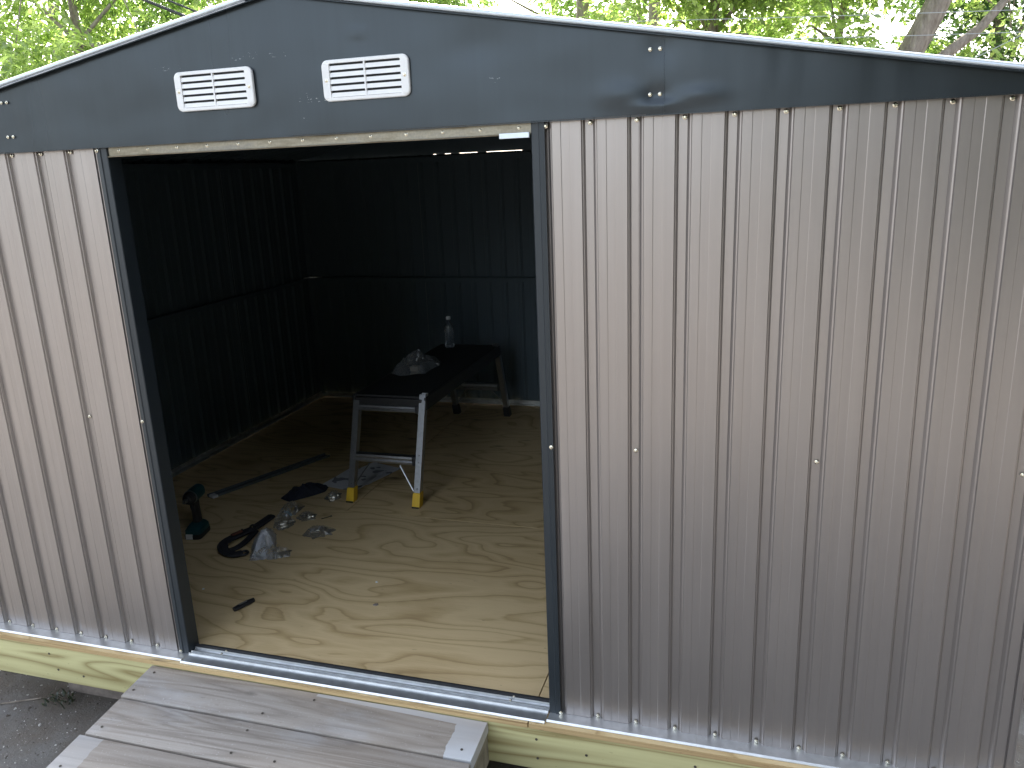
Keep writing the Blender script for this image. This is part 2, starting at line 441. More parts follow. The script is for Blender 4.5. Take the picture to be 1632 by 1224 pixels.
def sheet(name, u0, u1, ref, v0, v1, fn, lift=0.0, rows=14, mats=None, seed=0, parent=None, warp=.0005):
    """corrugated sheet with 1.2 mm thickness. fn(u, v, d) -> world point, d = outward offset"""
    pr = profile(u0, u1, ref); n = len(pr); vs = []; fs = []; mi = []
    def grid(extra):
        out = []
        for j in range(rows + 1):
            v = v0 + (v1 - v0) * j / rows
            for (u, d) in pr:
                w = mnoise.noise(Vector((u * 3, v * 1.2, seed * 3.7))) * warp
                out.append(tuple(fn(u, v, d + w + extra + lift)))
        return out
    A = grid(0); B = grid(-.0012); b = MB()
    fa = [(j * n + i, j * n + i + 1, j * n + i + 1 + n, j * n + i + n) for j in range(rows) for i in range(n - 1)]
    off = len(A)
    fb = [tuple(off + k for k in reversed(f)) for f in fa]
    rim = []
    edge = [j * n for j in range(rows + 1)]
    for e in (edge, [x + n - 1 for x in edge]):
        for p, q in zip(e, e[1:]): rim.append((p, q, q + off, p + off))
    for e in (list(range(n)), [rows * n + i for i in range(n)]):
        for p, q in zip(e, e[1:]): rim.append((p, q, q + off, p + off))
    b.add(A + B, fa, 0)
    for f in fb: b.f.append(f); b.mi.append(1)
    for f in rim: b.f.append(f); b.mi.append(0)
    return b.build(name, mats or [M['taupe'], M['slate_in']], parent or shed, smooth=True, angle=14, fix=False)

front = lambda u, v, d: (u, -d, v)
left = lambda u, v, d: (XL - d, u, v)
right = lambda u, v, d: (XR + d, u, v)
back = lambda u, v, d: (u, YB + d, v)
ZT = 1.83
REF_R, REF_L = .0335, -1.4065
seams_r = [.024, REF_R + 2 * PITCH + .006, REF_R + 6 * PITCH + .006, REF_R + 10 * PITCH + .006, XR]
for i in range(4):
    sheet('wall_panel', seams_r[i] - (.0 if i == 0 else .022), seams_r[i + 1] , REF_R, .004 - .001 * i, ZT, front, lift=.0000 - .0016 * (i % 2), seed=i)
seams_l = [XL, REF_L - 10 * PITCH - .006, REF_L - 6 * PITCH - .006, REF_L - 2 * PITCH - .006, -1.4085]
for i in range(4):
    sheet('wall_panel', seams_l[i], seams_l[i + 1] + (.022 if i < 3 else 0), REF_L, .004, ZT, front, lift=-.0016 * (i % 2), seed=10 + i)
for (fn, n0) in ((left, 20), (right, 30)):
    for i in range(7):
        a = .004 + i * 4 * PITCH; bnd = min(a + 4 * PITCH + .02, YB - .002)
        if bnd > a + .05: sheet('wall_panel', a, bnd, 0, .004, ZT, fn, lift=-.0016 * (i % 2), seed=n0 + i)
nb = 9
for i in range(nb):
    a = XL + .003 + i * 4 * PITCH; bnd = min(a + 4 * PITCH + .02, XR - .003)
    if bnd > a + .05: sheet('wall_panel', a, bnd, XL + .04, .004, 1.806, back, lift=-.0016 * (i % 2), seed=50 + i)
# corner posts outside
b = MB()
for (x, sx) in ((XL, -1), (XR, 1)):
    for (y, sy) in ((0, -1), (YB, 1)):
        c = MB(); xa, xb = sorted((x + sx * .002, x + sx * .006)); ya, yb = sorted((y + sy * .002, y + sy * .006))
        c.box(xa, xb, min(y + sy * .006, y - sy * .03), max(y + sy * .006, y - sy * .03), .0, ZT)
        c.box(min(x + sx * .0015, x - sx * .012), max(x + sx * .0015, x - sx * .012), ya, yb, .0, ZT)
        c.build('corner_trim', M['taupe'], shed)

# gables
def roof_z(x): return PEAK - SLOPE * abs(x - XC)
DENTS = [(.326, 1.842, .016, .020, -.0060), (.326, 1.82, .055, .012, .0060), (.24, 1.85, .05, .028, .0055), (.43, 1.838, .05, .018, .0045), (.335, 1.956, .03, .035, -.0035),
         (-.470, 2.055, .022, .006, .0030), (-.12, 1.99, .10, .05, -.003), (-.70, 1.90, .012, .11, .0008)]
def dent(x, z):
    y = 0
    for (cx, cz, sx, sz, a) in DENTS: y += a * math.exp(-((x - cx) / sx) ** 2 - ((z - cz) / sz) ** 2)
    y += .0022 * mnoise.noise(Vector((x * 2.2, z * 5, 1.3))) + .0006 * mnoise.noise(Vector((x * 9, z * 14, 4)))
    return y
def gable(x0, x1, y, sgn, lift, zb, mats, name='gable_panel', notch=None):
    nx = max(8, int((x1 - x0) / .018)); nz = 22; b = MB(); A = []; B = []
    for j in range(nz + 1):
        for i in range(nx + 1):
            x = x0 + (x1 - x0) * i / nx
            z0 = zb
            if notch and notch[0] < x < notch[1]: z0 = zb + (.0122 if int((x - notch[0]) / .05) not in (1, 3, 7) else .006)
            z = z0 + (roof_z(x) - .004 - z0) * j / nz
            yy = y + sgn * (lift + (dent(x, z) if sgn < 0 else 0))
            A.append((x, yy, z)); B.append((x, yy - sgn * .0016, z))
    n = nx + 1; off = len(A)
    fa = [(j * n + i, j * n + i + 1, j * n + i + 1 + n, j * n + i + n) for j in range(nz) for i in range(nx)]
    b.add(A + B, fa, 0)
    for f in fa: b.f.append(tuple(off + k for k in reversed(f))); b.mi.append(1)
    for e in (list(range(n)), [nz * n + i for i in range(n)], [j * n for j in range(nz + 1)], [j * n + n - 1 for j in range(nz + 1)]):
        for p, q in zip(e, e[1:]): b.f.append((p, q, q + off, p + off)); b.mi.append(0)
    return b.build(name, mats, shed, smooth=True, angle=40, fix=False)
GM = [M['slate'], M['slate_in']]
gable(XL - .004, -1.712, 0, -1, .012, H, GM)
gable(-1.740, -.700, 0, -1, .014, H - .001, GM)
gable(-.712, .345, 0, -1, .0154, H, GM)
gable(.300, XR + .004, 0, -1, .0142, H - .001, GM)
gable(XL - .004, XC, YB, 1, .012, 1.796, GM, notch=(-1.66, -.98))
gable(XC - .01, XR + .004, YB, 1, .0138, 1.796, GM)
# folded lower lip of the front gable
for (a, c_) in ((XL - .004, -1.7125), (-1.7120, -.7005), (-.7000, .3445), (.345, XR + .004)):
    MB().box(a, c_, -.0165, -.0105, H - .0035, H - .0012).build('gable_lip', M['slate'], shed)

# roof sheets
for side in (-1, 1):
    def rf(u, v, d, side=side):
        x = XC + side * v; n = Vector((side * SLOPE, 0, 1)).normalized()
        return Vector((x, u, PEAK - SLOPE * v)) + n * (d + .006)
    a = -.034; i = 0
    while a < YB + .02:
        e = min(a + 4 * PITCH, YB + .034)
        sheet('roof_panel', a, min(e + .02, YB + .034), -.034, .0, 2.085, rf, lift=-.0016 * (i % 2), rows=8, mats=[M['slate'], M['slate_in']], seed=70 + i + side * 9)
        a = e; i += 1
        if e >= YB + .033: break
# ridge cap and rake trim
def slope_bar(name, side, prof, mats, v0=0.0, v1=2.09, smooth=False):
    """prof in (y, height normal to slope)"""
    n = Vector((side * SLOPE, 0, 1)).normalized(); rings = []
    for v in (v0, v1):
        c = Vector((XC + side * v, 0, PEAK - SLOPE * v))
        rings.append([c + Vector((0, q[0], 0)) + n * q[1] for q in prof])
    return MB().loft(rings).build(name, mats, shed, smooth=smooth, angle=50)
for side in (-1, 1):
    slope_bar('rake_trim', side, [(-.036, -.0035), (-.0405, -.002), (-.0415, .001), (-.039, .0035), (-.0395, .006), (-.036, .0085), (-.02, .0095), (-.02, .0075), (-.034, .0065), (-.034, -.0035)], M['fascia'], smooth=True)
    slope_bar('rake_trim', side, [(YB + .034, -.003), (YB + .040, -.003), (YB + .040, .009), (YB + .02, .0105), (YB + .02, .0085), (YB + .034, .0065)], M['fascia'])
MB().extr([(XC - .09, PEAK - SLOPE * .09 + .009), (XC, PEAK + .012), (XC + .09, PEAK - SLOPE * .09 + .009), (XC + .09, PEAK - SLOPE * .09 + .011), (XC, PEAK + .0145), (XC - .09, PEAK - SLOPE * .09 + .011)], 'y', -.043, YB + .043).build('ridge_cap', M['slate'], shed)
# inner frame: ridge beam, purlins, eave rails, girts
for (x, dz) in ((XC, .05), (XC - 1.0, .05), (XC + 1.0, .05)):
    zt = roof_z(x) - .022
    MB().box(x - .02, x + .02, .02, YB - .03, zt - .045, zt).build('roof_beam', M['slate_in'], shed)
def angle_bar(name, pts, mat):  # boxes given directly
    b = MB()
    for p in pts: b.box(*p)
    return b.build(name, mat, shed, bevel=.0008)
WI = .0195   # clear of the corrugation valleys
for z, nm in ((.905, 'wall_rail'), (1.755, 'eave_rail')):
    mt = M['slate_in']
    angle_bar(nm, [(XL + WI, XL + WI + .003, .06, YB - .05, z, z + .038), (XL + WI + .0032, XL + WI + .032, .06, YB - .05, z + .035, z + .038)], mt)
    angle_bar(nm, [(XR - WI - .003, XR - WI, .06, YB - .05, z, z + .038), (XR - WI - .032, XR - WI - .0032, .06, YB - .05, z + .035, z + .038)], mt)
    angle_bar(nm, [(XL + .06, XR - .06, YB - WI - .003, YB - WI, z, z + .038), (XL + .06, XR - .06, YB - WI - .032, YB - WI - .0032, z + .035, z + .038)], mt)
# corner gusset plates where the rails meet
for z in (.944, .012):
    MB().extr([(XL + .016, YB - .10), (XL + .016, YB - .016), (XL + .13, YB - .016), (XL + .10, YB - .045), (XL + .05, YB - .07)], 'z', z, z + .003).build('corner_bracket', M['galv'], shed)
# floor rails inside
zf = .0035
angle_bar('floor_rail', [(XL + WI, XL + WI + .003, .06, YB - .02, zf, .032), (XL + WI + .0032, XL + WI + .045, .06, YB - .02, zf, zf + .003)], M['rail_in'])
angle_bar('floor_rail', [(XR - WI - .003, XR - WI, .06, YB - .02, zf, .032), (XR - WI - .045, XR - WI - .0032, .06, YB - .02, zf, zf + .003)], M['rail_in'])
angle_bar('floor_rail', [(XL + .06, XR - .06, YB - WI - .003, YB - WI, zf, .032), (XL + .06, XR - .06, YB - WI - .045, YB - WI - .0032, zf, zf + .003)], M['rail_in'])

# door jambs : a channel with a front flange, a stepped reveal and a return
def jamb(x0, x1, s):
    """x0 outer edge, x1 door-side edge, s=+1 if the opening lies at +x"""
    p = [(x0, -.006), (x0 + s * .014, -.0075), (x0 + s * .0165, -.0045), (x1 - s * .002, -.0045), (x1, -.002), (x1, .050), (x1 + s * .0, .052), (x1 - s * .018, .052), (x1 - s * .018, .049), (x1 - s * .003, .049), (x1 - s * .003, .0), (x0, -.0015)]
    MB().extr(p, 'z', .0005, H + .02).build('door_jamb', M['slate_jamb'], shed, smooth=True, angle=20)
jamb(-1.4095, -1.371, 1)
jamb(.0335 + .003, -.0005, -1)
# header track
hz = 1.769
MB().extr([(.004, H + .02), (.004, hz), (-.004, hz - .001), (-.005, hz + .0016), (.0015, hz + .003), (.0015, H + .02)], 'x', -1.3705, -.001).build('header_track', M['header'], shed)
MB().extr([(.045, H + .01), (.045, hz + .006), (.005, hz + .004), (.005, hz + .007), (.042, hz + .009), (.042, H + .01)], 'x', -1.3705, -.001).build('header_track', M['slate'], shed)
MB().box(-.085, -.003, -.0145, -.0055, hz - .009, hz + .0045).build('door_stop', M['fascia'], shed, bevel=.001)
# sill track: flat pan, two guide ridges, front lip
tr_front = [(.029, .004), (.029, .0135), (.026, .0140), (.024, .0065), (.008, .0065), (.0065, .013), (.0035, .013), (.002, .0065), (-.006, .0065), (-.0075, .013), (-.0105, .013), (-.012, .0065),
            (-.050, .0055), (-.0525, .0095), (-.057, .0095), (-.0605, .004), (-.0605, .0008), (.029, .0008)]
flat_front = [(.020, .0032), (-.006, .0034), (-.038, .0034), (-.041, .0085), (-.046, .0085), (-.050, .0030), (-.050, .0008), (.020, .0008)]
MB().extr(tr_front, 'x', -1.368, -.0035).build('sill_track', M['sill'], shed, smooth=True, angle=25)
for (a, c_) in ((XL, -1.373), (.0005, .46), (.4605, XR)):
    MB().extr(flat_front, 'x', a, c_).build('sill_track', M['sill'], shed, smooth=True, angle=25)
MB().extr([(.030, .0006), (.030, .0225), (.034, .0235), (.034, .0045), (.062, .0045), (.062, .0006)], 'x', -1.3685, -.003).build('floor_angle', M['black_plastic'], shed)

# vents
def vent(x0, x1, z0, z1):
    b = MB(); cx, cz = (x0 + x1) / 2, (z0 + z1) / 2; w, h = (x1 - x0) / 2, (z1 - z0) / 2; r = .018
    yb, yf = -.0168, -.026
    outer = []; inner = []
    for q, (sx, sz) in enumerate(((1, 1), (-1, 1), (-1, -1), (1, -1))):
        for k in range(7):
            a = math.pi / 2 * (q + k / 6)
            outer.append((cx + sx * (w - r) + r * math.cos(a), cz + sz * (h - r) + r * math.sin(a)))
            inner.append((cx + sx * (w - .026) + .003 * math.cos(a), cz + sz * (h - .0125) + .003 * math.sin(a)))
    def sh(l, s): return [(cx + (x - cx) * (1 - s / w), cz + (z - cz) * (1 - s / h)) for x, z in l]
    rings = [[(x, yb, z) for x, z in outer], [(x, yf + .002, z) for x, z in outer], [(x, yf, z) for x, z in sh(outer, .0022)],
             [(x, yf, z) for x, z in inner], [(x, yb, z) for x, z in inner]]
    b.loft(rings, cap=False)
    f = b.build('vent', M['white_plastic'], shed, smooth=True, angle=35)
    ow, oh = w - .0235, h - .010
    n = 5; ph = 2 * oh / n
    for k in range(n):
        zc = cz + oh - ph * (k + .5)
        MB().extr([(yf + .0012, zc - ph * .48), (yf + .0028, zc - ph * .48), (yf + .0052, zc + ph * .16), (yf + .0036, zc + ph * .18)], 'x', cx - ow, cx + ow).build('slat', M['white_plastic'], f)
    MB().box(cx - .0022, cx + .0022, yf + .0005, yb, cz - oh, cz + oh).build('mullion', M['white_plastic'], f)
    MB().box(cx - ow, cx + ow, yb + .0002, yb + .0012, cz - oh, cz + oh).build('shade_backing', M['dark_void'], f)  # dark sheet standing in for the shade behind the louvres
    return [(x0 + .0125, yf, cz + .001), (x1 - .0125, yf, cz + .001)]
vs_ = vent(-1.070, -.807, 1.8835, 1.9925) + vent(-.585, -.326, 1.8825, 1.9895)

# screws: washer + domed hex head
sm = MB()
def ring(r, d, n=8): return [(r * math.cos(2 * math.pi * k / n), d, r * math.sin(2 * math.pi * k / n)) for k in range(n)]
sm.loft([ring(.0062, .0002), ring(.0062, -.0010), ring(.0042, -.0016), ring(.0040, -.0040), ring(.0026, -.0052)])
so = sm.build('screw', M['zinc'], None, smooth=True, angle=30); screw_me = so.data; bpy.data.objects.remove(so)
def screw(x, y, z, rot=(0, 0, 0), parent=shed, sc=1.0):
    o = instance(screw_me, (x, y, z), rot, 'screw', parent); o.scale = (sc, sc, sc); return o
VY = .0110
for k in range(0, 11):
    x = REF_R + k * PITCH
    if k: screw(x + .002, VY - .001, 1.790); screw(x, VY - .001, .008)
    else: screw(x + .006, -.002, 1.787); screw(x + .004, -.0068, .010)
for k in range(0, 11):
    x = REF_L - k * PITCH
    if k: screw(x - .002, VY - .001, 1.790); screw(x, VY - .001, .008)
    else: screw(x, -.0075, 1.789); screw(x + .002, -.0075, .012)
for x in (REF_R + 2 * PITCH, REF_R + 6 * PITCH, REF_R + 10 * PITCH, REF_L - 2 * PITCH, REF_L - 6 * PITCH): screw(x, VY - .002, .902)
screw(.031, -.0075, .902); screw(-1.405, -.0075, .902)
for x in (-1.7385, -1.7165, .311, .335):
    for z in (1.846, 1.950): screw(x, -.0175 - (dent(x, z) if abs(dent(x, z)) < .01 else 0), z, sc=.8)
for p in vs_: screw(p[0], p[1], p[2], sc=.8)
for k in range(13): screw(-1.33 + k * .108, .0013, 1.786, sc=.75)
for x in (-1.24, -.135): screw(x, .010, .0140, (-math.pi / 2, 0, 0), sc=.8); screw(x + .006, .0295, .014, sc=.7)

# ------------------------------------------------------------------ platform under the shed
plat = thing('wooden_platform', (XC, 0, -.018), 'raised wooden platform of plywood on treated pine joists under the shed', 'platform')
def plysheet(x0, x1, y0, y1):
    b = MB(); g = .0020
    b.box(x0 + g, x1 - g, y0 + g, y1 - g, -.018, 0.0)
    o = b.build('plywood_sheet', [M['ply'], M['ply_edge']], plat)
    for p in o.data.polygons:
        if abs(p.normal.z) < .5: p.material_index = 1
    return o
YS = 1.300
plysheet(-2.80, -.055, -.069, YS); plysheet(-.055, 1.312, -.069, YS)
for a, c_ in ((-2.80, -1.418), (-1.418, -.055), (-.055, 1.312)): plysheet(a, c_, YS, 3.40)
JB, JT = -.172, -.0185
def joist(x0, x1, y0, y1, name='joist'):
    MB().box(x0, x1, y0, y1, JB, JT).build(name, M['treated'], plat, bevel=.004, smooth=True, angle=60)
joist(-2.795, -.42, -.062, -.020, 'rim_joist'); joist(-.418, 1.308, -.0625, -.020, 'rim_joist')
joist(-2.795, 1.308, 3.35, 3.392, 'rim_joist')
for k in range(9): 
    x = -2.79 + k * .505; joist(x, x + .042, -.018, 3.348)
nm_ = MB(); nm_.loft([ring(.0045, -.0001), ring(.0045, -.0012), ring(.002, -.0006)])
no = nm_.build('nail', simple('dark_nail', (.11, .095, .08), .5, .5), None); nail_me = no.data; bpy.data.objects.remove(no)
for (x, z) in ((-1.98, -.052), (-1.95, -.118), (-.03, -.058), (-.028, -.128), (.46, -.058), (.47, -.128), (-2.50, -.06), (-2.49, -.12), (.98, -.06), (.97, -.13), (-1.83, -.128), (.13, -.085)):
    instance(nail_me, (x, -.0632, z), (0, 0, 0), 'nail', plat)

def block(x0, x1, y0, y1, z0, z1, label):
    o = MB().box(x0, x1, y0, y1, z0, z1).build('concrete_block', M['concrete'], None, bevel=.012, smooth=True)
    tag(o, label, 'block', 'blocks under the platform')
block(-2.12, -1.74, .10, .30, GZ - .03, JB - .001, 'dark concrete block under the rim joist left of the ramp')
block(.55, .93, .10, .30, GZ - .03, JB - .001, 'dark concrete block under the platform right of the doorway')

# ------------------------------------------------------------------ ramp
RA = math.atan(.105); RX0, RX1 = -1.487, -.190
ramp = thing('wooden_ramp', ((RX0 + RX1) / 2, -.07, -.024), 'weathered grey plank ramp leading up to the shed doorway', 'ramp')
def rp(x, t, h):   # t down the slope, h normal to it
    return (x, -.0665 - t * math.cos(RA) - h * math.sin(RA), -.0205 - t * math.sin(RA) + h * math.cos(RA))
t0 = 0.0; k = 0; PW, PG, PT = .163, .0075, .040
while t0 < 2.55:
    w = PW + random.uniform(-.002, .002); dx0, dx1 = random.uniform(-.006, .006), random.uniform(-.006, .006)
    if k == 0: dx0 = dx1 = 0
    dh = random.uniform(-.0015, .0015) if k else 0
    e = .0045; prof = [(e, 0), (w - e, 0), (w - e * .3, -e * .3), (w, -e), (w, -PT + e), (w - e, -PT), (e, -PT), (0, -PT + e), (0, -e), (e * .3, -e * .3)]
    rings = []
    n = 26
    for i in range(n + 1):
        x = RX0 + dx0 + (RX1 + dx1 - RX0 - dx0) * i / n
        rings.append([rp(x, t0 + q[0] + .0012 * mnoise.noise(Vector((x * 6, k * 5.1, q[0] * 3))), q[1] + dh + .0012 * mnoise.noise(Vector((x * 3, k * 7.7 + q[0] * 9, 0)))) for q in prof])
    b = MB().loft(rings)
    pl = b.build('plank', M['plank1'] if k == 0 else M['plank3'] if k == 2 else M['plank'], ramp, smooth=True, angle=35)
    for x in (RX0 + .035, RX0 + .55, RX0 + .70, RX1 - .035):
        for q in (.035, w - .035):
            if random.random() < .42:
                P = rp(x + random.uniform(-.012, .012), t0 + q, dh + .0014); instance(nail_me, P, (-math.pi / 2 + RA, 0, 0), 'nail', pl)
    t0 += w + PG; k += 1
for x in (RX0 + .004, -.86, RX1 - .046):
    L = 2.5; hL = .115
    pr = []
    b = MB(); q = [rp(x, .004, -.0408), rp(x, L, -.0408), (x, rp(x, L, -.06)[1], GZ + .012), (x, rp(x, L - 1.05, -.06)[1], GZ + .012), rp(x, .004, -.0408 - hL)]
    b.loft([[p for p in q], [(p[0] + .042, p[1], p[2]) for p in q]]).build('stringer', M['ramp_side'], ramp)

# ------------------------------------------------------------------ work platform inside
wp = thing('work_platform', (-1.262, 2.2, 0), 'low aluminium folding work platform with black deck and yellow feet', 'work platform')
TZ = .55; yn, yf_ = 1.575, 2.86; xa, xb = -1.478, -1.052
MB().box(xa + .012, xb - .012, yn + .01, yf_ - .01, TZ - .012, TZ).build('deck', M['black_deck'], wp, bevel=.003)
for x in (xa, xb - .011): MB().box(x, x + .011, yn, yf_, TZ - .07, TZ - .002).build('side_rail', M['black_plastic'], wp, bevel=.002)
for y in (yn - .004, yf_ - .02): MB().box(xa + .02, xb - .024, y, y + .024, TZ - .055, TZ - .0125).build('end_bar', M['black_plastic'], wp, bevel=.004)
def legframe(ytop, yfoot, foot='yellow'):
    s = 1 if ytop > yfoot else -1
    def P(x, z, dy=0): return (x, yfoot + (ytop - yfoot) * z / TZ + dy, z)
    for i, x in enumerate((xa + .005, xb - .039)):
        prof = [(0, -.019), (.034, -.019), (.034, .019), (.0, .019), (0, .0155), (.0305, .0155), (.0305, -.0155), (0, -.0155)]
        zt = TZ + .012 if i else TZ - .03
        rings = [[(P(x + q[0], z)[0], P(0, z)[1] + q[1], z) for q in prof] for z in (.055, zt)]
        leg = MB().loft(rings).build('leg', M['alu'], wp)
        rings = []
        for z, g in ((0.0, .004), (.012, .005), (.07, .004), (.075, .002)):
            rings.append([(x - g, P(0, z)[1] - .019 - g, z), (x + .034 + g, P(0, z)[1] - .019 - g, z), (x + .034 + g, P(0, z)[1] + .019 + g, z), (x - g, P(0, z)[1] + .019 + g, z)])
        MB().loft(rings).build('foot', M[foot], leg, bevel=.002)
        MB().box(x - .003, x + .037, P(0, 0)[1] - .026, P(0, 0)[1] + .026, 0.0003, .008).build('foot_pad', M['black_plastic'], leg)
        xi = x + .034 if i == 0 else x
        x2 = xi + (.085 if i == 0 else -.085)
        MB().tube([P(xi, .085, -.02 * s), P(x2, .205, -.02 * s)], .0055, 6, flat=.0035).build('brace', M['alu'], wp)
        for z in (.095, .225, .26): MB().tube([P(x + .017, z, -.0190), P(x + .017, z, -.0245)], .0045, 6).build('rivet', M['alu'], leg)
    for z, hh, mt in ((.23, .021, 'alu'), (.483, .015, 'alu')):
        y = P(0, z)[1]
        pr = [(y - .022, z - hh), (y + .018, z - hh), (y + .022, z - hh * .5), (y + .022, z + hh * .5), (y + .018, z + hh), (y - .022, z + hh), (y - .025, z + hh * .5), (y - .020, z), (y - .025, z - hh * .5)]
        r = MB().extr(pr, 'x', xa + .040, xb - .058).build('rung', M[mt], wp, smooth=True)
        MB().box(xb - .058, xb - .040, y - .026, y + .024, z - hh - .003, z + hh + .003).build('rung_end', M['black_plastic'], r, bevel=.003)
legframe(1.600, 1.418); legframe(2.835, 3.03, 'black_plastic')

# ------------------------------------------------------------------ soft crumpled shapes
def crumple(name, pts, height, mat, seed, n=26, amp=.5, freq=14, parent=None, zbase=.001, top=True, angle=12, crisp=0.0):
    """closed crumpled body over a planar outline given by pts (world x,y); domed top, flat bottom"""
    cx = sum(p[0] for p in pts) / len(pts); cy = sum(p[1] for p in pts) / len(pts)
    def rad(a):
        best = 0.02
        for (x0, y0), (x1, y1) in zip(pts, pts[1:] + pts[:1]):
            dx, dy = math.cos(a), math.sin(a); ex, ey = x1 - x0, y1 - y0
            den = dx * ey - dy * ex
            if abs(den) < 1e-9: continue
            t = ((x0 - cx) * ey - (y0 - cy) * ex) / den; u = ((x0 - cx) * dy - (y0 - cy) * dx) / den
            if t > 0 and -1e-6 <= u <= 1 + 1e-6: best = max(best, t)
        return best
    nr = n // 2; na = n * 2; b = MB(); vs = []
    spiky = crisp > 0
    for i in range(nr + 1):
        f = i / nr
        for j in range(na):
            a = 2 * math.pi * j / na; r = rad(a) * f * (1 + crisp * .55 * f * mnoise.noise(Vector((math.cos(a) * 3.1, math.sin(a) * 3.1, seed))))
            x, y = cx + r * math.cos(a), cy + r * math.sin(a)
            env = (1 - f ** 2.4)
            k = 1 - abs(mnoise.noise(Vector((x * freq, y * freq, seed)))) * 1.6
            k2 = 1 - abs(mnoise.noise(Vector((x * freq * 2.6, y * freq * 2.6, seed + 5)))) * 1.6
            z = zbase + .0015 + height * env * max(.06, (1 - amp) + amp * (.7 * k + .3 * k2))
            if crisp: z += height * env * crisp * (.5 - abs(mnoise.noise(Vector((x * 75, y * 75, seed + 31)))) * 1.5)
            z = max(z, zbase + .001)
            j2 = .006 * (1 - f * .5)
            vs.append((x + j2 * mnoise.noise(Vector((x * 30, y * 30, seed + 9))), y + j2 * mnoise.noise(Vector((x * 30, y * 30, seed + 19))), z))
    fs = [(i * na + j, i * na + (j + 1) % na, (i + 1) * na + (j + 1) % na, (i + 1) * na + j) for i in range(nr) for j in range(na)]
    o0 = len(vs); vs.append((cx, cy, zbase))
    for j in range(na): fs.append((nr * na + j, nr * na + (j + 1) % na, o0))
    b.add(vs, fs)
    o = b.build(name, mat, parent, smooth=True, angle=angle)
    return o
def off(pts, s):
    cx = sum(p[0] for p in pts) / len(pts); cy = sum(p[1] for p in pts) / len(pts)
    return [(cx + (x - cx) * s, cy + (y - cy) * s) for x, y in pts]
def screws_in(parent, pts, n, seed):
    rr = random.Random(seed); cx = sum(p[0] for p in pts) / len(pts); cy = sum(p[1] for p in pts) / len(pts)
    for k in range(n):
        p = rr.choice(pts); f = rr.uniform(.05, .62); x, y = cx + (p[0] - cx) * f, cy + (p[1] - cy) * f
        a = rr.uniform(0, 6.28); L = .012
        z = .006 + rr.uniform(0, .008)
        MB().tube([(x - L * math.cos(a), y - L * math.sin(a), z), (x + L * .6 * math.cos(a), y + L * .6 * math.sin(a), z), (x + L * .62 * math.cos(a), y + L * .62 * math.sin(a), z), (x + L * math.cos(a), y + L * math.sin(a), z)], [.002, .002, .0048, .0042], 6).build('loose_screw', M['zinc'], parent)

# bag on the work platform
bagp = [(-1.45, 2.02), (-1.37, 1.97), (-1.26, 2.06), (-1.24, 2.24), (-1.30, 2.36), (-1.40, 2.30), (-1.45, 2.17)]
t = thing('plastic_bag', (-1.35, 2.15, TZ), 'crumpled clear plastic bag lying on the black work platform', 'plastic bag')
crumple('film', bagp, .10, M['milky'], 3.1, 56, .55, 11, t, TZ + .001, crisp=.35)
MB().box(-1.36, -1.31, 2.07, 2.11, TZ + .004, TZ + .035).build('packet', simple('tan_packet', (.30, .27, .22), .5), t, bevel=.004)
# water bottle
bx_, by_ = -1.375, 2.76
t = thing('water_bottle', (bx_, by_, TZ), 'clear plastic water bottle standing at the far end of the platform', 'bottle')
prof = [(.0, .001), (.028, .001), (.032, .006), (.0315, .03), (.030, .045), (.0315, .06), (.0315, .10), (.032, .135), (.027, .155), (.014, .175), (.0125, .19), (.0125, .196)]
rings = [[(bx_ + r * math.cos(2 * math.pi * k / 20), by_ + r * math.sin(2 * math.pi * k / 20), TZ + z) for k in range(20)] for r, z in prof]
MB().loft(rings[1:], True).build('body', M['bottle'], t, smooth=True)
MB().loft([[(bx_ + .0322 * math.cos(2 * math.pi * k / 20), by_ + .0322 * math.sin(2 * math.pi * k / 20), TZ + z) for k in range(20)] for z in (.098, .133)], False).build('label_band', M['milky'], t, smooth=True)
MB().loft([[(bx_ + r * math.cos(2 * math.pi * k / 16), by_ + r * math.sin(2 * math.pi * k / 16), TZ + z) for k in range(16)] for r, z in ((.0145, .188), (.0148, .190), (.0145, .206), (.012, .208))]).build('cap', M['label'], t, smooth=True)

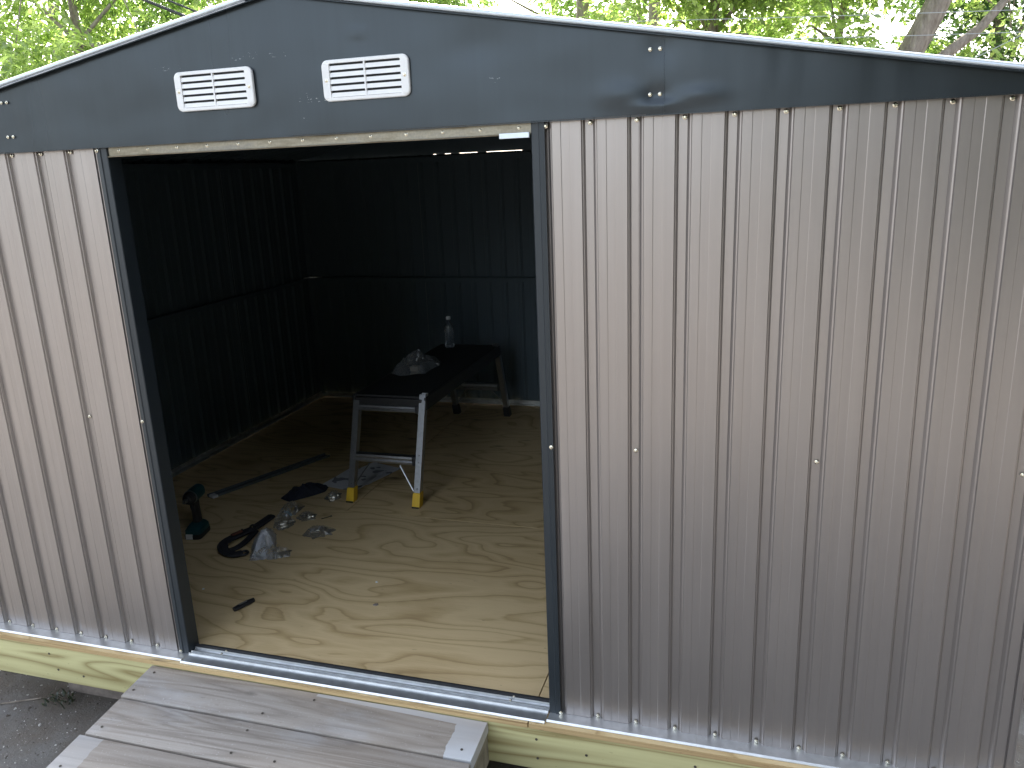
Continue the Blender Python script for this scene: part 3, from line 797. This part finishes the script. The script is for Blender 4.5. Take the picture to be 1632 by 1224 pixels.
# ------------------------------------------------------------------ cordless driver
def driver():
    base = Vector((-2.018, .885, 0)); fd = Vector((.22, -.975, 0)).normalized(); sd = Vector((-fd.y, fd.x, 0))
    t = thing('cordless_driver', base, 'teal and black cordless impact driver standing on its battery by the left jamb', 'power tool')
    def P(f, s, z): return base + fd * f + sd * s + Vector((0, 0, z))
    def sup(cf, cz_, af, as_, n=20, e=.55, vert=False, f=0):
        out = []
        for k in range(n):
            a = 2 * math.pi * k / n; c, s_ = math.cos(a), math.sin(a)
            x = math.copysign(abs(c) ** e, c); y = math.copysign(abs(s_) ** e, s_)
            out.append(P(cf + x * af, y * as_, cz_) if not vert else P(f, x * as_, cz_ + y * af))
        return out
    MB().loft([sup(.006, .001, .060, .040, e=.35), sup(.006, .004, .064, .043, e=.35), sup(.006, .022, .064, .043, e=.35), sup(.004, .026, .061, .041, e=.35)]).build('battery', M['black_plastic'], t, smooth=True)
    MB().loft([sup(.004, .0265, .062, .042, e=.4), sup(.004, .046, .060, .041, e=.4), sup(-.004, .060, .044, .032, e=.5), sup(-.010, .068, .027, .024, e=.7)]).build('base_shroud', M['teal'], t, smooth=True)
    MB().loft([sup(-.012, .064, .026, .020, e=.8), sup(-.012, .10, .023, .019, e=.85), sup(-.008, .15, .022, .019, e=.85), sup(-.004, .185, .026, .022, e=.85)]).build('handle', M['black_plastic'], t, smooth=True)
    hz_ = .208
    MB().loft([sup(0, hz_, .024, .022, vert=True, f=-.078, e=.8), sup(0, hz_, .032, .030, vert=True, f=-.070, e=.85), sup(0, hz_, .034, .032, vert=True, f=-.02, e=.9), sup(0, hz_, .033, .031, vert=True, f=.02, e=.9)]).build('motor_housing', M['teal'], t, smooth=True)
    MB().loft([sup(0, hz_, .0325, .0305, vert=True, f=.0202, e=1), sup(0, hz_, .031, .030, vert=True, f=.045, e=1), sup(0, hz_, .022, .022, vert=True, f=.062, e=1), sup(0, hz_, .016, .016, vert=True, f=.066, e=1)]).build('gear_case', M['black_plastic'], t, smooth=True)
    MB().loft([sup(0, hz_, .0315, .0315, vert=True, f=.0205, e=1), sup(0, hz_, .0338, .0338, vert=True, f=.0215, e=1), sup(0, hz_, .0338, .0338, vert=True, f=.028, e=1), sup(0, hz_, .0315, .0315, vert=True, f=.029, e=1)]).build('collar', M['alu'], t, smooth=True)
    MB().loft([sup(0, hz_, .0105, .0105, vert=True, f=.066, e=1), sup(0, hz_, .0105, .0105, vert=True, f=.086, e=1), sup(0, hz_, .006, .006, vert=True, f=.088, e=1), sup(0, hz_, .004, .004, vert=True, f=.100, e=1)]).build('chuck', M['galv_dull'], t, smooth=True)
    MB().loft([sup(.016, .135, .008, .009, e=1), sup(.019, .155, .010, .010, e=1), sup(.020, .172, .010, .010, e=1)]).build('trigger', M['black_plastic'], t, smooth=True)
    # pale label on the front of the battery
    q = [P(.0715, -.030, .006), P(.0715, .004, .006), P(.0695, .004, .030), P(.0695, -.030, .030)]
    q2 = [p - fd * .006 for p in q]
    MB().loft([q2, q]).build('label_plate', M['label'], t)
driver()

# ------------------------------------------------------------------ webbing strap
def strap():
    t = thing('webbing_strap', (-1.75, .9, 0), 'black webbing strap with buckles looped beside the white bag', 'strap')
    main = [(-1.758, 1.125), (-1.757, 1.04), (-1.758, .961), (-1.777, .904), (-1.800, .82), (-1.797, .775), (-1.765, .735), (-1.72, .713), (-1.682, .710), (-1.660, .735)]
    def ribbon(pts, zs, w, th):
        pts3 = []
        for i in range(len(pts) - 1):
            for k in range(5):
                f = k / 5; pts3.append(tuple(np.array([*pts[i], zs[i]]) * (1 - f) + np.array([*pts[i + 1], zs[i + 1]]) * f))
        pts3.append((*pts[-1], zs[-1]))
        for _ in range(3): pts3 = [pts3[0]] + [tuple((np.array(a) + 2 * np.array(c) + np.array(d)) / 4) for a, c, d in zip(pts3, pts3[1:], pts3[2:])] + [pts3[-1]]
        return MB().tube(pts3, w, 8, flat=th)
    ribbon(main, [.014, .016, .018, .02, .022, .022, .018, .013, .012, .012], .025, .011).build('strap_band', M['webbing'], t, smooth=True)
    ribbon([(-1.735, .95), (-1.722, .88), (-1.717, .82), (-1.722, .775), (-1.738, .752)], [.014, .012, .01, .01, .009], .019, .008).build('strap_band', M['webbing'], t, smooth=True)
    MB().tube([(-1.775, .895, .036), (-1.790, .845, .038)], .014, 8, flat=.004).build('patch', M['brown_leather'], t)
    for (x, y, z) in ((-1.772, .90, .040), (-1.757, .955, .035)): MB().tube([(x, y, z - .006), (x, y, z + .004)], .005, 8).build('rivet', M['zinc'], t)
    pts = [(-1.652 + .018 * math.cos(a), .735 + .022 * math.sin(a), .012) for a in np.linspace(0, 2 * math.pi, 15)]
    MB().tube(pts, .006, 6).build('buckle', M['black_plastic'], t, smooth=True)
    MB().box(-1.775, -1.738, .96, .985, .02, .035).build('buckle', M['black_plastic'], t, bevel=.004)
strap()

# ------------------------------------------------------------------ bags and bits on the floor
wb = [(-1.665, .80), (-1.60, .715), (-1.53, .735), (-1.545, .83), (-1.60, .93), (-1.63, .985), (-1.67, .93)]
t = thing('plastic_bag', (-1.60, .84, 0), 'crumpled clear bag with white wrapping inside beside the black strap', 'plastic bag')
crumple('wrapping', off(wb, .86), .082, simple('white_wrapping', (.86, .87, .90), .45, 0, .03), 7.2, 26, .5, 16, t)
crumple('film', wb, .072, M['film'], 8.4, 60, .6, 16, t, crisp=.45)
crumple('film', [(-1.60, .70), (-1.50, .715), (-1.435, .775), (-1.47, .82), (-1.54, .79), (-1.60, .76)], .045, M['film'], 2.4, 44, .7, 26, t, crisp=.8)
def hbag(pts, h, seed, label, n):
    cx = sum(p[0] for p in pts) / len(pts); cy = sum(p[1] for p in pts) / len(pts)
    t = thing('hardware_bag', (cx, cy, 0), label, 'plastic bag', 'small hardware bags on the plywood')
    crumple('film', pts, h * 1.25, M['film'], seed, 36, .6, 28, t, crisp=.55); screws_in(t, pts, n, seed); return t
hbag([(-1.49, .985), (-1.42, .955), (-1.355, 1.02), (-1.37, 1.075), (-1.44, 1.09), (-1.50, 1.05)], .022, 21, 'flat clear hardware bag nearest the ladder legs on open floor', 14)
hbag([(-1.70, 1.04), (-1.64, 1.0), (-1.60, 1.04), (-1.61, 1.12), (-1.66, 1.13), (-1.71, 1.10)], .045, 22, 'puffed clear screw bag just behind the white wrapping', 16)
hbag([(-1.64, 1.16), (-1.58, 1.12), (-1.53, 1.16), (-1.55, 1.22), (-1.62, 1.22)], .02, 23, 'clear bag with shiny screws between the two other bags', 14)
hb = hbag([(-1.74, 1.15), (-1.68, 1.13), (-1.66, 1.20), (-1.67, 1.30), (-1.72, 1.28), (-1.75, 1.21)], .04, 24, 'clear bag with a pale blue insert behind the strap', 5)
crumple('insert', [(-1.725, 1.16), (-1.685, 1.15), (-1.675, 1.19), (-1.715, 1.20)], .026, simple('pale_blue_card', (.45, .58, .62), .5), 3, 14, .3, 14, hb)
hbag([(-1.62, 1.41), (-1.56, 1.38), (-1.53, 1.43), (-1.56, 1.50), (-1.62, 1.48)], .022, 25, 'clear hardware bag beside the yellow foot and printed sheets', 9)
# loose long screws
for (x, y, a, lab) in ((-1.475, 1.185, .9, 'loose silver bolt lying behind the flat hardware bag'),):
    b = MB(); L = .028; z = .006
    b.tube([(x - L * math.cos(a), y - L * math.sin(a), z), (x + L * .7 * math.cos(a), y + L * .7 * math.sin(a), z), (x + L * .72 * math.cos(a), y + L * .72 * math.sin(a), z), (x + L * math.cos(a), y + L * math.sin(a), z)], [.003, .003, .0055, .005], 8)
    tag(b.build('loose_bolt', M['zinc'], None), lab, 'bolt')
# dark cloth
t = crumple('dark_cloth', [(-1.86, 1.36), (-1.78, 1.33), (-1.70, 1.43), (-1.66, 1.50), (-1.68, 1.58), (-1.75, 1.56), (-1.80, 1.47), (-1.86, 1.43)], .06, M['navy_cloth'], 14, 34, .7, 15)
tag(t, 'crumpled dark navy cloth glove beside the printed sheets', 'cloth')
# printed sheets
def sheetpaper(c, w, h, rot, z, seed, name, label):
    b = MB(); n = 12; vs = []; cr, sr = math.cos(rot), math.sin(rot)
    for s in (0, -.0012):
        for j in range(n + 1):
            for i in range(n + 1):
                u, v = (i / n - .5) * w, (j / n - .5) * h
                zz = z + s + .010 * max(0, mnoise.noise(Vector((u * 6, v * 6, seed)))) + .012 * max(0, abs(i / n - .5) - .32) * 3
                vs.append((c[0] + u * cr - v * sr, c[1] + u * sr + v * cr, zz))
    m_ = (n + 1) ** 2
    fs = [(j * (n + 1) + i, j * (n + 1) + i + 1, (j + 1) * (n + 1) + i + 1, (j + 1) * (n + 1) + i) for j in range(n) for i in range(n)]
    fs += [tuple(m_ + q for q in reversed(f)) for f in fs]
    for e in ([i for i in range(n + 1)], [n * (n + 1) + i for i in range(n + 1)], [j * (n + 1) for j in range(n + 1)], [j * (n + 1) + n for j in range(n + 1)]):
        for p, q in zip(e, e[1:]): fs.append((p, q, q + m_, p + m_))
    b.add(vs, fs)
    o = b.build(name, M['paper'], None, smooth=True, angle=40); tag(o, label, 'paper', 'printed sheets by the ladder foot'); return o
sheetpaper((-1.585, 1.70), .24, .30, -.12, .004, 4, 'printed_sheet', 'upper white printed sheet lying behind the left yellow foot')
sheetpaper((-1.53, 1.80), .22, .30, -.28, .0018, 9, 'printed_sheet', 'lower white printed sheet half under the other sheet')
# metal trim strip with a sticker
t = thing('metal_trim', (-2.23, 1.30, 0), 'long dark metal trim strip lying on the floor by the left wall', 'trim')
a = math.atan2(2.30 - 1.30, -1.80 + 2.23); d = Vector((math.cos(a), math.sin(a), 0)); nrm = Vector((-d.y, d.x, 0))
o0 = Vector((-2.238, 1.285, 0)); L = .80
q = [(0, .0012), (.052, .0012), (.052, .016), (.050, .016), (.050, .0035), (.002, .0035), (.002, .016), (0, .016)]
MB().loft([[o0 + d * s + nrm * u + Vector((0, 0, z)) for u, z in q] for s in (0, L)]).build('channel', simple('grey_trim_paint', (.11, .125, .13), .45), t)
MB().loft([[o0 + d * s + nrm * u + Vector((0, 0, .0042)) for u, s in ((-.012, .0), (.030, .0), (.030, .03), (-.012, .03))], [o0 + d * s + nrm * u + Vector((0, 0, .0175)) for u, s in ((-.012, .0), (.030, .0), (.030, .03), (-.012, .03))]]).build('sticker', M['label'], t)
# small black clip
t = thing('black_clip', (-1.374, .34, 0), 'small black plastic clip on the plywood near the left jamb', 'clip')
MB().tube([(-1.392, .295, .009), (-1.384, .315, .010), (-1.366, .360, .010), (-1.358, .382, .009)], [.011, .015, .015, .009], 10, flat=.009).build('body', M['black_plastic'], t, smooth=True)
MB().tube([(-1.384, .318, .018), (-1.370, .352, .018)], .004, 6).build('spring', M['galv_dull'], t)
# chips of debris
for (x, y, s, mt, lab) in ((-.928, .643, .006, 'label', 'tiny white chip on the plywood right of the bags'), (-1.637, .422, .006, 'label', 'tiny white chip on the plywood by the left jamb'),
                           (-.85, .473, .012, 'bark', 'small dry leaf scrap on the plywood mid doorway')):
    b = MB(); pts = [(x + s * random.uniform(.6, 1.3) * math.cos(k * 1.05), y + s * random.uniform(.6, 1.6) * math.sin(k * 1.05)) for k in range(6)]
    b.loft([[(p[0], p[1], .0004) for p in pts], [(p[0] * .6 + x * .4, p[1] * .6 + y * .4, .0034) for p in pts]])
    tag(b.build('debris_chip', M[mt], None), lab, 'chip')

# ------------------------------------------------------------------ yard bits
for i, (x0, y0, z0, L, lab) in enumerate(((1.615, .97, GZ + .03, 1.6, 'lower dark board lying on the ground right of the shed'), (1.63, .985, GZ + .075, 1.5, 'upper dark board lying on another board right of the shed'))):
    o = MB().box(x0, x0 + L, y0, y0 + .14, z0 - .035, z0 + .005).build('dark_board', M['dark_board'], None, bevel=.004); tag(o, lab, 'board', 'boards right of the shed')
def litter():
    b = MB(); rr = random.Random(5)
    for k in range(1300):
        if rr.random() < .6: x, y = rr.uniform(-2.9, -1.45), rr.uniform(-.7, .25)
        else: x, y = rr.uniform(1.3, 2.6), rr.uniform(-.3, 2.2)
        s = rr.uniform(.0015, .0048) * (1.6 if rr.random() < .1 else 1); a = rr.uniform(0, 6.28); n = 5
        z = GZ + .018 * mnoise.noise(Vector((x * 1.3, y * 1.3, 0)))
        r0 = [(x + s * rr.uniform(.6, 1.4) * math.cos(a + k_ * 1.257), y + s * rr.uniform(.6, 1.4) * math.sin(a + k_ * 1.257), z - .001) for k_ in range(n)]
        b.loft([r0, [(p[0] * .6 + x * .4, p[1] * .6 + y * .4, z + s * rr.uniform(.3, .9)) for p in r0]], mi=0 if rr.random() < .45 else 1)
    o = b.build('grit', [simple('pale_grit', (.52, .50, .47), .8), simple('dark_grit', (.10, .085, .07), .9)], None)
    o['kind'] = 'stuff'; o['label'] = 'scattered grit and small chips on the ground'; o['category'] = 'grit'
litter()
def weed(cx, cy, n, label):
    t = thing('weed_clump', (cx, cy, GZ), label, 'weed'); rr = random.Random(3)
    b = MB()
    for k in range(n):
        x, y = cx + rr.gauss(0, .035), cy + rr.gauss(0, .02); a = rr.uniform(0, 6.28); L = rr.uniform(.015, .04); w = rr.uniform(.002, .004)
        dx, dy = math.cos(a), math.sin(a); z = GZ
        b.add([(x - dy * w, y + dx * w, z), (x + dy * w, y - dx * w, z), (x + dx * L * .4 + dy * w, y + dy * L * .4 - dx * w, z + L * .6), (x + dx * L * .4 - dy * w, y + dy * L * .4 + dx * w, z + L * .6), (x + dx * L, y + dy * L, z + L * .7)], [(0, 1, 2, 3), (3, 2, 4)])
    b.build('blades', M['leaf_shade'], t, fix=False)
weed(-2.10, .03, 45, 'small dark weed clump at the foot of the concrete block')
for (p, lab) in (((( -2.45, -.12, GZ + .004), (-2.30, -.05, GZ + .008), (-2.18, .02, GZ + .004)), 'thin dry twig lying on the ground left of the ramp'),):
    tag(MB().tube(p, [.002, .003, .0025], 6).build('twig', M['bark'], None), lab, 'twig')

# ------------------------------------------------------------------ trees
def leaves_mesh(name, centers, dirs, nleaf, size, width, droop, mat, parent, spread):
    """sprays of leaves: each spray is a twig with leaves on both sides"""
    S = len(centers)
    t = rng.uniform(0, 1, (S, nleaf)); side = np.where(rng.random((S, nleaf)) < .5, -1, 1)
    D = dirs / np.linalg.norm(dirs, axis=1, keepdims=True)
    up = np.array([0, 0, 1.0]); sv = np.cross(D, up); sv /= (np.linalg.norm(sv, axis=1, keepdims=True) + 1e-6)
    base = centers[:, None, :] + D[:, None, :] * (t[..., None] * spread) + rng.normal(0, spread * .10, (S, nleaf, 3))
    base[..., 2] -= droop * t ** 2 * spread
    l = D[:, None, :] * .45 + sv[:, None, :] * side[..., None] * .8 + rng.normal(0, .35, (S, nleaf, 3)); l[..., 2] -= droop * .6
    l /= np.linalg.norm(l, axis=-1, keepdims=True)
    w = np.cross(l, up + rng.normal(0, .5, (S, nleaf, 3))); w /= (np.linalg.norm(w, axis=-1, keepdims=True) + 1e-6)
    nn = np.cross(w, l)
    L = size * rng.uniform(.6, 1.25, (S, nleaf, 1)); W = L * width
    v0 = base; v1 = base + l * L * .45 + w * W * .5 + nn * L * .06; v2 = base + l * L + nn * L * -.08; v3 = base + l * L * .45 - w * W * .5 + nn * L * .06
    V = np.stack([v0, v1, v2, v3], axis=2).reshape(-1, 3); n = len(V) // 4
    org = np.array(parent_world(parent)); V = V - org
    me = bpy.data.meshes.new(name); me.vertices.add(len(V)); me.vertices.foreach_set('co', V.ravel().astype(np.float32))
    me.loops.add(n * 4); me.loops.foreach_set('vertex_index', np.arange(n * 4, dtype=np.int32))
    me.polygons.add(n); me.polygons.foreach_set('loop_start', np.arange(0, n * 4, 4, dtype=np.int32))
    me.update(calc_edges=True); me.materials.append(mat)
    o = bpy.data.objects.new(name, me); col.objects.link(o); o.parent = parent; return o

def tree(name, trunk, radii, blobs, sprays, nleaf, size, width, droop, spread, mat, label, limbs=10, extra=()):
    base = trunk[0]; t = thing(name, base, label, 'tree', 'trees behind the shed')
    b = MB()
    def smooth_path(p, r, sub=5):
        P = []; Rr = []
        for i in range(len(p) - 1):
            for k in range(sub):
                f = k / sub; P.append(tuple(np.array(p[i]) * (1 - f) + np.array(p[i + 1]) * f)); Rr.append(r[i] * (1 - f) + r[i + 1] * f)
        P.append(p[-1]); Rr.append(r[-1])
        P = [(x + .03 * mnoise.noise(Vector((z * 1.5, x, 0))), y, z) for x, y, z in P]
        return P, Rr
    b.tube(*smooth_path(trunk, radii), 10)
    cents = []; dirs = []
    tot = sum(bl[3] * bl[4] * bl[5] for bl in blobs) if blobs else 1
    for (cx, cy, cz, rx, ry, rz) in blobs:
        n = max(4, int(sprays * rx * ry * rz / tot))
        # sub clumps give light and dark masses
        nc = max(5, n // 26)
        cl = rng.normal(0, 1, (nc, 3)); cl /= np.linalg.norm(cl, axis=1, keepdims=True); cl *= rng.uniform(.35, 1.0, (nc, 1)) ** .6
        idx = rng.integers(0, nc, n)
        p = cl[idx] + rng.normal(0, .17, (n, 3))
        P = np.array([cx, cy, cz]) + p * np.array([rx, ry, rz])
        d = p + rng.normal(0, .5, (n, 3)); d[:, 2] -= droop * .5
        cents.append(P); dirs.append(d)
        for k in range(max(1, int(limbs / len(blobs)))):
            q = np.array([cx, cy, cz]) + cl[rng.integers(0, nc)] * np.array([rx, ry, rz]) * .9
            i = rng.integers(max(1, len(trunk) // 2), len(trunk)); s = np.array(trunk[i]); mid = (s + q) / 2 + np.array([0, 0, .15])
            r0 = radii[i] * .5
            b.tube(*smooth_path([tuple(s), tuple(mid), tuple(q)], [r0, r0 * .5, .006], 4), 6)
    for (pp, rr) in extra: b.tube(*smooth_path(pp, rr), 8)
    b.build('trunk', M['bark'], t, smooth=True, angle=60)
    C = np.concatenate(cents); Dv = np.concatenate(dirs)
    leaves_mesh('crown', C, Dv, nleaf, size, width, droop, M[mat], t, spread)
    return t
G0 = GZ - .05
tree('feathery_tree', [(-7.2, 5.6, G0), (-7.0, 5.6, 1.5), (-6.6, 5.5, 3.2), (-6.5, 5.4, 5.0)], [.10, .08, .05, .02],
     [(-6.6, 5.4, 3.1, 1.7, 1.1, 1.1), (-5.0, 5.2, 2.9, 1.2, .9, .9), (-6.2, 5.6, 4.6, 1.6, 1.2, 1.0)], 1250, 16, .13, .30, .75, .36, 'leaf_bright', 'feathery bright green tree beyond the left roof slope, nearest the picture corner')
tree('feathery_tree', [(-4.2, 6.6, G0), (-4.3, 6.6, 2.0), (-4.0, 6.5, 3.6), (-3.8, 6.4, 5.0)], [.11, .09, .05, .02],
     [(-4.6, 6.6, 3.6, 1.4, 1.0, 1.0), (-3.4, 6.5, 4.3, 1.3, 1.0, 1.0)], 900, 16, .12, .32, .6, .34, 'leaf_mid', 'drooping mid green tree just left of the roof ridge')
tree('leafy_tree', [(-10.5, 9, G0), (-10.4, 9, 2.5), (-10.2, 9, 5.5)], [.2, .15, .05],
     [(-10.5, 9, 3.6, 2.6, 1.5, 2.2), (-8.0, 9.2, 4.0, 2.2, 1.5, 2.0)], 800, 14, .14, .42, .4, .36, 'leaf_dark', 'dark leafy tree far behind the feathery tree at left')
tree('leafy_tree', [(-1.55, 8.2, G0), (-1.6, 8.2, 2.5), (-1.55, 8.2, 4.2), (-1.5, 8.2, 6)], [.12, .10, .07, .02],
     [(-2.4, 8.4, 5.4, 1.3, 1.0, .9), (-.6, 8.5, 5.6, 1.2, 1.0, .9)], 700, 14, .11, .5, .3, .3, 'leaf_bright', 'thin brown trunked tree showing above the roof ridge')
tree('leafy_tree', [(-.2, 7.6, G0), (-.15, 7.6, 1.6), (0, 7.6, 3.0), (.1, 7.6, 4.6)], [.11, .09, .06, .02],
     [(-.5, 7.4, 3.2, 1.0, .8, .65), (.5, 7.6, 3.0, .9, .8, .75), (.0, 7.6, 4.3, 1.5, 1.0, .8)], 1350, 15, .095, .5, .45, .26, 'leaf_bright', 'bright yellow green tree behind the middle of the right roof slope')
tree('leafy_tree', [(1.5, 9.0, G0), (1.45, 9.0, 1.8), (1.4, 9.0, 3.0), (1.6, 9, 4.6)], [.10, .08, .05, .02],
     [(1.1, 8.9, 2.9, .75, .7, .8), (1.8, 9.1, 2.6, .6, .7, .7), (1.4, 9, 4.3, 1.3, 1, .8)], 1150, 15, .095, .5, .4, .26, 'leaf_bright', 'bright leafy tree just left of the leaning trunk')
tree('leaning_tree', [(.95, 8.0, G0), (1.55, 8.0, 1.6), (2.08, 8.0, 2.78), (2.30, 8.0, 3.27), (2.75, 8.0, 4.4), (3.1, 8, 5.6)], [.20, .16, .135, .125, .09, .04],
     [(2.4, 8.6, 4.8, 1.5, 1.2, .9), (3.6, 8.3, 4.6, 1.2, 1, .9), (3.05, 8.9, 3.15, .55, .6, .45)], 900, 15, .095, .5, .35, .26, 'leaf_bright', 'thick leaning trunk tree behind the right roof slope',
     extra=[([(1.9, 8.0, 2.25), (2.425, 8.1, 2.69), (2.72, 8.1, 2.93), (3.2, 8.2, 3.5)], [.085, .06, .05, .03])])
tree('leafy_tree', [(3.6, 10.5, G0), (3.5, 10.5, 2.0), (3.4, 10.5, 4.5)], [.13, .1, .04],
     [(2.85, 10.4, 3.2, .9, .8, .9), (4.0, 10.5, 3.0, .9, .9, 1.0), (3.3, 10.6, 4.6, 1.4, 1.0, .9)], 750, 15, .10, .5, .4, .28, 'leaf_dark', 'dark green tree behind the leaning trunk')
tree('leafy_tree', [(-1.5, 13.5, G0), (-1.4, 13.5, 3.0), (-1.3, 13.5, 6.5)], [.2, .15, .05],
     [(-1.8, 13.5, 4.4, 2.0, 1.2, 1.2), (.6, 13.5, 3.6, 1.6, 1.2, 1.0), (-3.5, 13.8, 5.2, 1.8, 1.2, 1.2)], 700, 15, .13, .5, .35, .36, 'leaf_mid', 'mid green tree far behind the middle of the roof')
tree('leafy_tree', [(-6.5, 12.5, G0), (-6.4, 12.5, 3.0), (-6.3, 12.5, 6.5)], [.2, .15, .05],
     [(-6.8, 12.5, 4.6, 2.3, 1.2, 1.5), (-9.5, 12.8, 4.6, 2.0, 1.2, 1.6)], 650, 15, .14, .5, .35, .38, 'leaf_mid', 'mid green tree far behind the left roof slope')

# unseen trees added behind the camera to give shade and dark reflections
for (x, y, lab) in ((2.9, -10.6, 'unseen dark tall tree added across the yard straight opposite the right half of the shed'),
                    (5.6, -10.0, 'unseen dark tall tree added across the yard beside the one facing the shed'),
                    (8.2, -7.6, 'unseen dark tall tree added across the yard out beyond the right corner'),
                    (8.6, -3.0, 'unseen dark tall tree added out to the right side of the shed')):
    tree('added_yard_tree', [(x, y, G0), (x + .1, y, 2.5), (x, y, 6.0), (x, y, 8.6)], [.22, .18, .12, .04],
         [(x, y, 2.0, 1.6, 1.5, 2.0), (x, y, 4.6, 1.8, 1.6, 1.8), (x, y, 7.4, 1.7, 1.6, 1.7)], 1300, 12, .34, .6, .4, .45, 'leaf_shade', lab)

# ------------------------------------------------------------------ cables
def cable(p0, p1, sag, r, mat, label, n=18):
    pts = []
    for i in range(n + 1):
        f = i / n; p = np.array(p0) * (1 - f) + np.array(p1) * f; p[2] -= sag * 4 * f * (1 - f); pts.append(tuple(p))
    tag(MB().tube(pts, r, 6).build('overhead_cable', M[mat], None, smooth=True), label, 'cable', 'cables over the yard')
cable((-9.5, 4.6, 3.35), (-4.2, 4.6, 2.35), .05, .010, 'cable', 'thin dark cable crossing low at the left picture edge')
cable((-7.2, 4.8, 4.30), (-2.6, 4.8, 2.35), .03, .016, 'cable', 'thick dark cable descending to the left roof slope')
cable((-7.1, 4.82, 4.33), (-2.5, 4.82, 2.38), .02, .010, 'cable', 'thinner dark cable running right beside the thick one')
cable((-2.0, 5.2, 2.95), (9.0, 5.2, 2.42), .06, .0028, 'pale_cable', 'upper pale wire crossing in front of the leaning trunk')
cable((-2.0, 5.4, 2.80), (9.0, 5.4, 2.32), .06, .0028, 'pale_cable', 'lower pale wire crossing in front of the leaning trunk')
cable((1.2, 5.0, 1.95), (5.0, 5.0, 3.75), .02, .003, 'pale_cable', 'pale wire rising steeply at the far right above the roof')
